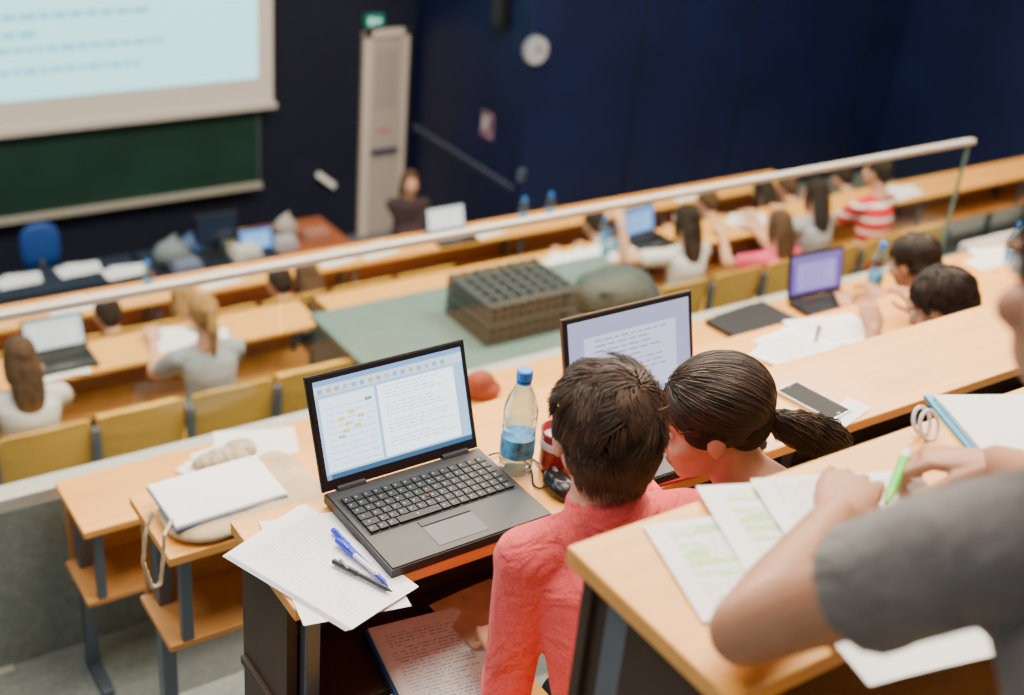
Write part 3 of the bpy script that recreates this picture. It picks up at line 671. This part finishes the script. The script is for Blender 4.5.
# ---------------------------------------------------------------- bottles, mug, mouse, phone...
m,nt,bs=nodes('clear_pet'); L=nt.links; tr=nt.nodes.new('ShaderNodeBsdfTransparent'); tr.inputs[0].default_value=(.70,.85,.95,1); gl=nt.nodes.new('ShaderNodeBsdfGlossy'); gl.inputs['Roughness'].default_value=.08
lw=nt.nodes.new('ShaderNodeLayerWeight'); lw.inputs[0].default_value=.35; mx=nt.nodes.new('ShaderNodeMixShader'); L.new(lw.outputs['Facing'],mx.inputs[0]); L.new(tr.outputs[0],mx.inputs[1]); L.new(gl.outputs[0],mx.inputs[2]); L.new(mx.outputs[0],nt.nodes['Material Output'].inputs[0]); PET=m
def bottle(name,x,y,z,s=1.0):
    b=MB(Matrix.Translation((x,y,z))@Matrix.Scale(s,4)); 
    prof=[(.024,0),(.031,.004),(.033,.012),(.033,.03),(.0315,.034),(.033,.04),(.033,.10),(.031,.105),(.033,.112),(.033,.135),(.031,.15),(.024,.172),(.015,.19),(.0125,.196),(.0125,.205)]
    b.rev((0,0,0),prof,PET,28)
    b.rev((0,0,0),[(.0334,.042),(.0336,.043),(.0336,.082),(.0334,.083)],mat('bottle_label',(.08,.34,.62),.4,var=.8,vscale=45),28)
    b.rev((0,0,0),[(.0135,.203),(.0155,.205),(.0155,.222),(.013,.2245)],mat('cap_blue',(.02,.22,.72),.4),20)
    b.rev((0,0,0),[(.0145,.197),(.0148,.198),(.0148,.201),(.0145,.2015)],mat('cap_blue',(.02,.22,.72),.4),20)
    return b.obj(name,smooth=False)
bottle('water_bottle',1.304,1.733,-1.45,1.06)
bottle('water_bottle',4.58,3.43,-2.45,1.1); bottle('water_bottle',5.46,3.32,-2.45,1.1)
for (u,v) in ((628,268),(614,246),(592,232)): p=onz(u,v+6,-3.63); bottle('water_bottle',p.x,min(max(p.y,6.28),6.48),-3.63)
for (u,v) in ((546,246),(520,250),(150,312)): p=ony(u,v,7.45); bottle('water_bottle',p.x,7.45,-3.85)
b=MB(Matrix.Translation((1.385,1.70,-1.45))); RM=mat('red_glaze',(.30,.015,.02),.3,coat=.5)
b.rev((0,0,0),[(.028,0),(.036,.004),(.038,.02),(.039,.085),(.041,.095),(.037,.095),(.035,.02),(.0,.012)],RM,28)
b.rev((0,0,0),[(.0392,.058),(.0396,.059),(.0398,.075),(.0394,.076)],WHITE,28)
b.tube([(.037,0,.078),(.058,0,.074),(.064,0,.05),(.055,0,.028),(.037,0,.024)],.005,RM,8); b.obj('coffee_mug',smooth=True)
o=Org(); Mm=frame((1.345,1.635,-1.45),(.25,1,0),(0,0,1)); o.ell((0,0,.013),(.031,.054,.020),'a',Mm); o.ell((0,-.015,.018),(.028,.035,.019),'a',Mm); o.ell((0,.028,.030),(.004,.011,.006),'b',Mm)
merge('computer_mouse',[o.build(.0025,2)],{'a':mat('mouse_black',(.012,.012,.013),.25),'b':mat('wheel_grey',(.15,.15,.15),.5)})
b=MB(); pts=[]
P=[(1.27,1.79,-1.44),(1.31,1.80,-1.445),(1.345,1.76,-1.446),(1.33,1.70,-1.446),(1.30,1.67,-1.446),(1.31,1.64,-1.446),(1.335,1.665,-1.44),(1.357,1.687,-1.438)]
for i in range(len(P)-1):
    for k in range(5): pts.append(V(P[i]).lerp(V(P[i+1]),k/5))
sm=[sum((pts[max(0,min(len(pts)-1,i+j))] for j in range(-3,4)),V((0,0,0)))/7 for i in range(len(pts))]
b.tube(sm,.002,BLACK,6); b.tube([q+V((.02,-.01,0)) for q in sm[:20]],.002,BLACK,6); b.obj('mouse_cable',smooth=True)
b=MB(Matrix.Translation((2.088,1.652,-1.45))@Matrix.Rotation(math.radians(8),4,'Z')); b.bb((-.04,-.08,0),(.04,.08,.009),mat('phone_rim',(.55,.55,.56),.3,.7)); b.bb((-.0365,-.0765,.009),(.0365,.0765,.0098),mat('phone_glass',(.004,.004,.005),.35,spec=.1)); b.box((0,.07,.0100),(.014,.002,.0004),METAL); b.box((0,-.07,.0100),(.012,.006,.0004),METAL); b.obj('smartphone',bevel=.0004)
b=MB(Matrix.Translation((1.60,1.628,-1.45))@Matrix.Rotation(math.radians(-4),4,'Z'))
b.bb((-.13,-.085,.0),(.12,-.02,.006),mat('red_cover',(.55,.03,.03),.5)); sheet_into(b,[(-.12,-.078,.009),(.11,-.078,.009),(.11,-.03,.009),(-.12,-.03,.009)],PAPER,.001); b.obj('red_notebook')
b=MB()
sheet_into(b,[V((.72,1.50,-1.448)),V((.905,1.46,-1.448)),V((.955,1.755,-1.447)),V((.77,1.80,-1.447))],PAPERB,.001,8,1)
FP=paper_mat('faint_print',ink=(.50,.50,.54),dens=.50)
for k in range(4):
    j=V((.003*k,-.002*k,0)); sheet_into(b,[V((.775,1.455,-1.4465+.0013*k))+j,V((.93,1.50,-1.4465+.0013*k))+j,V((.86,1.815,-1.4465+.0013*k))+j,V((.672,1.735,-1.4465+.0013*k))+j],FP,.0012*(k+1)*.6,8,.4)
b.obj('lecture_notes',smooth=True)
def pen(name,a,c,col,capc):
    b=MB(); a=V(a);c=V(c); d=(c-a).normalized(); b.tube([a,a+d*.012,a+d*.013,c],[.001,.0035,.0045,.0045],col,10); b.tube([c-d*.05,c+d*.004],.0054,capc,10); b.box(c-d*.02+V((0,0,.006)),(.004,.03,.002),capc); return b.obj(name)
BP=mat('pen_blue',(.015,.03,.62),.3); BK=mat('pen_black',(.02,.02,.03),.3)
pen('ballpoint_pen',onz(388,586,-1.434),onz(334,531,-1.434),BP,BP)
pen('ballpoint_pen',onz(391,590,-1.434)+V((0,-.006,0)),onz(335,562,-1.432),BK,BK)
pen('ballpoint_pen',onz(380,577,-1.432),onz(338,541,-1.430),WHITE,BP)
b=MB(Matrix.Translation((1.03,1.60,-1.74))@Matrix.Rotation(math.radians(-8),4,'Z')@Matrix.Rotation(.1,4,'X')); b.bb((-.09,-.20,0),(.12,.10,.014),mat('book_blue',(.03,.10,.25),.5)); b.bb((-.085,-.198,.014),(.118,.098,.02),PAPERB); sheet_into(b,[(-.08,-.19,.022),(.11,-.19,.022),(.11,.09,.022),(-.08,.09,.022)],PAPER,.001); b.obj('open_textbook')
papers('map_leaflet',1.19,1.64,-1.715,[(0,0,5,.16,.16)],mat('leaflet_tan',(.70,.50,.32),.7,var=.2,vscale=20))
# canvas bag + notebooks
o=Org(); p=V((1.0,2.53,-1.95))
for (dx,dy,rx,ry,rz) in ((-.03,-.02,.16,.13,.030),(.06,-.01,.15,.14,.034),(.10,.06,.13,.07,.035),(-.08,-.05,.11,.10,.028),(.17,-.03,.07,.10,.026),(.16,.08,.06,.05,.04)): o.ell(p+V((dx,dy,.02)),(rx,ry,rz),'a')
st=[ony(152,512,2.36),ony(145,535,2.345),ony(143,562,2.34),ony(152,588,2.34),ony(160,585,2.34),ony(163,560,2.345),ony(164,535,2.35),ony(172,520,2.40)]
for i in range(len(st)-1): o.cap(st[i],st[i+1],.006,.006,'a',8)
merge('canvas_tote_bag',[o.build(.005,2)],{'a':CREAM})
b=MB(Matrix.Translation((.97,2.525,-1.893))@Matrix.Rotation(math.radians(2),4,'Z')@Matrix.Rotation(.05,4,'X')); b.bb((-.15,-.095,-.010),(.15,.095,-.006),mat('notebook_cover',(.12,.20,.42),.5)); b.bb((-.148,-.093,-.006),(.148,.093,.002),PAPERB); sheet_into(b,[(-.146,-.09,.004),(.146,-.09,.004),(.146,.09,.004),(-.146,.09,.004)],PAPERB,.003); b.obj('notebook')
p=onz(228,440,-2.45); papers('lecture_notes',p.x,3.42,-2.45,[(0,0,8,.28,.2),(.07,.03,-18,.28,.2),(-.08,-.02,25,.25,.18)],PAPERB)
o=Org(); p=onz(225,462,-2.45); o.ell(p+V((0,0,.02)),(.12,.05,.03),'a'); o.ell(p+V((.06,.02,.025)),(.06,.05,.03),'a'); merge('fabric_pouch',[o.build(.006,3)],{'a':mat('pouch_fabric',(.45,.36,.24),.9,var=.5,vscale=60)})
# right side papers
papers('lecture_notes',3.08,2.53,-1.95,[(0,0,5,.3,.21),(.16,.02,-12,.29,.2),(-.08,-.03,20,.29,.2)])
pen('ballpoint_pen',(3.10,2.50,-1.935),(3.20,2.58,-1.935),BK,BK)
papers('lecture_notes',5.45,3.38,-2.45,[(0,0,5,.3,.21),(.1,.05,-12,.29,.2)])
papers('lecture_notes',2.13,1.595,-1.45,[(0,-.01,15,.13,.06)],PAPERB)
o=Org(); p=onz(478,396,-2.45); o.ell(p+V((0,0,.05)),(.07,.05,.06),'a'); o.ell(p+V((.02,-.01,.03)),(.07,.055,.035),'a'); merge('small_rust_pouch',[o.build(.008,2)],{'a':mat('rust_fabric',(.30,.06,.025),.8,var=.2,vscale=20)})
for (u,v) in ((175,340),(52,372),(200,350)): p=onz(u,v,-3.63); papers('lecture_notes',p.x,min(max(p.y,6.3),6.45),-3.63,[(0,0,8,.29,.2),(.07,.02,-18,.29,.2)],PAPERB)
for (u,v) in ((565,262),(590,258),(612,248),(745,222),(900,193)): p=onz(u,v,-3.63); papers('lecture_notes',p.x,min(max(p.y,6.3),6.45),-3.63,[(0,0,8,.29,.2),(.07,.02,-18,.29,.2)],PAPERB)
for (u,v) in ((80,322),(230,293),(345,268),(390,262),(500,243),(700,205)): p=onz(u,v,-3.85); papers('lecture_notes',p.x,7.45,-3.85,[(0,0,8,.29,.2)],PAPERB)
b=MB(); zS=-.95
sheet_into(b,[V((.875,.775,zS+.003)),V((1.08,.70,zS+.003)),V((1.19,.88,zS+.003)),V((.93,.955,zS+.003))],PAPERH,.003,8,.3)
sheet_into(b,[V((.97,.79,zS+.007)),V((1.24,.67,zS+.007)),V((1.33,.87,zS+.008)),V((1.045,.985,zS+.008))],PAPERH,.003,10,.2)
sheet_into(b,[V((1.05,.79,zS+.012)),V((1.30,.71,zS+.012)),V((1.345,.87,zS+.014)),V((1.115,.955,zS+.014))],PAPER,.004,10,.9)
b.obj('lecture_notes',smooth=True)
b=MB(); sheet_into(b,[V((.96,.60,zS+.012)),V((1.14,.56,zS+.014)),V((1.18,.71,zS+.006)),V((1.0,.75,zS+.004))],PAPERB,.004,8,.3); b.obj('loose_sheet',smooth=True)
b=MB(Matrix.Translation((1.62,.87,zS))@Matrix.Rotation(math.radians(-25),4,'Z')); b.bb((-.13,-.1,0),(.15,.1,.006),mat('folder_blue',(.05,.35,.55),.4)); b.bb((-.12,-.11,.007),(.16,.09,.012),PAPERB); sheet_into(b,[(-.12,-.11,.014),(.16,-.11,.014),(.16,.05,.014),(-.12,.07,.014)],PAPERB,.004); b.obj('document_folder')
b=MB(); c=V((1.455,.935,zS+.020)); 
for (dy,rr_) in ((0,.020),(.014,.018)): b.tube([c+V((rr_*math.cos(k*math.pi/12),.010*math.sin(k*math.pi/12)+dy,rr_*math.sin(k*math.pi/12))) for k in range(25)],.003,mat('tape_white',(.75,.72,.75),.3),8,False)
b.obj('tape_roll',smooth=True)
# ---------------------------------------------------------------- front stage furniture
zD=-5.15; ff=-5.95
b=MB(); RW=mat('red_brown_wood',(.22,.055,.02),.45,var=.2); BD=mat('bench_dark',(.012,.015,.03),.5)
b.bb((4.55,10.1,ff),(5.35,10.9,zD-.03),RW); b.bb((4.5,10.05,zD-.03),(5.4,10.95,zD),mat('red_brown_top',(.32,.09,.035),.4)); b.bb((4.6,10.09,ff+.1),(5.3,10.1,zD-.1),mat('rbw2',(.16,.045,.02),.5)); b.obj('lectern_desk',bevel=.006)
b=MB(); b.bb((3.4,10.1,zD-.04),(4.5,10.8,zD),BD); b.bb((3.42,10.12,ff),(3.48,10.78,zD-.04),BD); b.bb((4.4,10.12,ff),(4.46,10.78,zD-.04),BD); b.bb((3.48,10.14,ff+.2),(4.4,10.17,zD-.04),BD)
b.obj('equipment_table')
b=MB(); b.bb((1.0,10.3,zD-.04),(3.35,10.8,zD),BD); b.bb((1.02,10.32,ff),(1.1,10.78,zD-.04),BD); b.bb((3.25,10.32,ff),(3.33,10.78,zD-.04),BD); b.bb((1.1,10.33,ff+.2),(3.25,10.36,zD-.04),BD); b.obj('front_table')
for (u,v) in ((78,270),(18,281),(124,272)): p=onz(u,v,zD); papers('handouts',p.x,min(max(p.y,10.42),10.68),zD,[(0,0,3,.36,.22),(.05,.02,-8,.3,.2)],PAPERB)
b=MB(); p=V((4.1,10.5,zD)); b.box(p+V((0,0,.01)),(.22,.16,.02),BLACK); b.box(p+V((0,.03,.1)),(.04,.03,.18),BLACK); b.box(p+V((0,0,.27)),(.42,.04,.27),BLACK); b.box(p+V((0,-.022,.27)),(.39,.005,.24),mat('monitor_glass',(.02,.03,.06),.15)); b.obj('desktop_monitor',bevel=.006)
laptop('laptop',4.45,10.35,zD+.002,0,.34,.22,.22,14,ui='blue',detail=False)
def clutter(name,x,y,z,col,r,h,kind):
    b=MB(); m=mat('clutter_'+name+str(len(bpy.data.objects)),col,.6)
    if kind=='bag':
        o=Org(); o.ell((x,y,z+h*.5),(r,r*.7,h*.5),'a'); o.ell((x+r*.4,y,z+h*.35),(r*.7,r*.6,h*.4),'a'); o.cap((x-r*.4,y,z+h*.9),(x+r*.3,y,z+h*1.15),.02,.02,'a'); return merge(name,[o.build(.02,2)],{'a':m})
    b.bb((x-r,y-r*.7,z),(x+r,y+r*.7,z+h*.6),m); b.bb((x-r*.8,y-r*.6,z+h*.6),(x+r*.9,y+r*.6,z+h),mat('clutter_top'+str(len(bpy.data.objects)),tuple(min(1,q*1.3) for q in col),.6)); return b.obj(name,bevel=.01)
clutter('shoulder_bag',3.62,10.4,zD,(.16,.19,.20),.17,.26,'bag'); clutter('shoulder_bag',3.85,10.55,zD,(.04,.09,.2),.12,.2,'bag'); clutter('handbag',4.85,10.6,zD,(.35,.33,.28),.12,.22,'bag')
clutter('box_file',4.3,10.3,zD,(.5,.48,.42),.14,.12,'box'); clutter('storage_box',4.72,10.35,zD,(.3,.3,.33),.12,.12,'box'); clutter('projector',4.35,10.6,zD,(.45,.42,.3),.14,.12,'box'); clutter('box_file',3.7,10.25,zD,(.12,.14,.2),.14,.1,'box'); clutter('cable_box',5.1,10.45,zD,(.28,.12,.08),.14,.1,'box')
p=ony(40,245,11.1); b=MB(); BC=mat('chair_blue',(.008,.05,.24),.6)
rg=[]
for (z,w_) in ((-.25,.15),(-.1,.18),(.08,.18),(.17,.15),(.21,.08)): rg.append([p+V((w_*math.cos(k*math.pi/8),.035*math.sin(k*math.pi/8),z)) for k in range(16)])
b.loft(rg,BC); sc_=p.z-.45; b.box((p.x,p.y-.22,sc_+.0),(.46,.44,.07),BC); b.box((p.x,p.y-.02,sc_+.15),(.05,.03,.35),BLACK); b.tube([(p.x,p.y-.2,sc_),(p.x,p.y-.2,ff+.1)],.03,BLACK)
for k in range(5): a=k*2*math.pi/5; b.tube([(p.x,p.y-.2,ff+.12),(p.x+.28*math.cos(a),p.y-.2+.28*math.sin(a),ff+.04)],.018,BLACK); b.ell((p.x+.28*math.cos(a),p.y-.2+.28*math.sin(a),ff+.03),(.03,.03,.03),BLACK,8)
b.obj('office_chair',smooth=True)
# ---------------------------------------------------------------- lights
def area(name,loc,size,power,col=(1,1,1),rot=(0,0,0)):
    l=bpy.data.lights.new(name,'AREA'); l.shape='RECTANGLE'; l.size=size[0]; l.size_y=size[1]; l.energy=power; l.color=col
    o=bpy.data.objects.new(name,l); COL.objects.link(o); o.location=loc; o.rotation_euler=rot; return o
area('ceiling_light_rear',(2.4,1.8,2.2),(2.6,2.0),290,(1,.90,.76))
area('ceiling_light_left',(-.8,2.2,2.2),(1.5,3),100,(1,.94,.86))
area('ceiling_light_middle',(5,5.2,2.2),(6,2.2),1050,(1,.87,.69))
area('ceiling_light_right',(8,4,2.2),(3,3),430,(1,.84,.62))
area('ceiling_light_left_mid',(.5,6,2.2),(3,2),370,(1,.90,.77))
area('ceiling_light_front',(4.5,9.3,2.2),(4,1),90,(.8,.87,1))
w=bpy.data.worlds.new('world'); scene.world=w; w.use_nodes=True; w.node_tree.nodes['Background'].inputs[0].default_value=(.80,.86,1,1); w.node_tree.nodes['Background'].inputs[1].default_value=.32
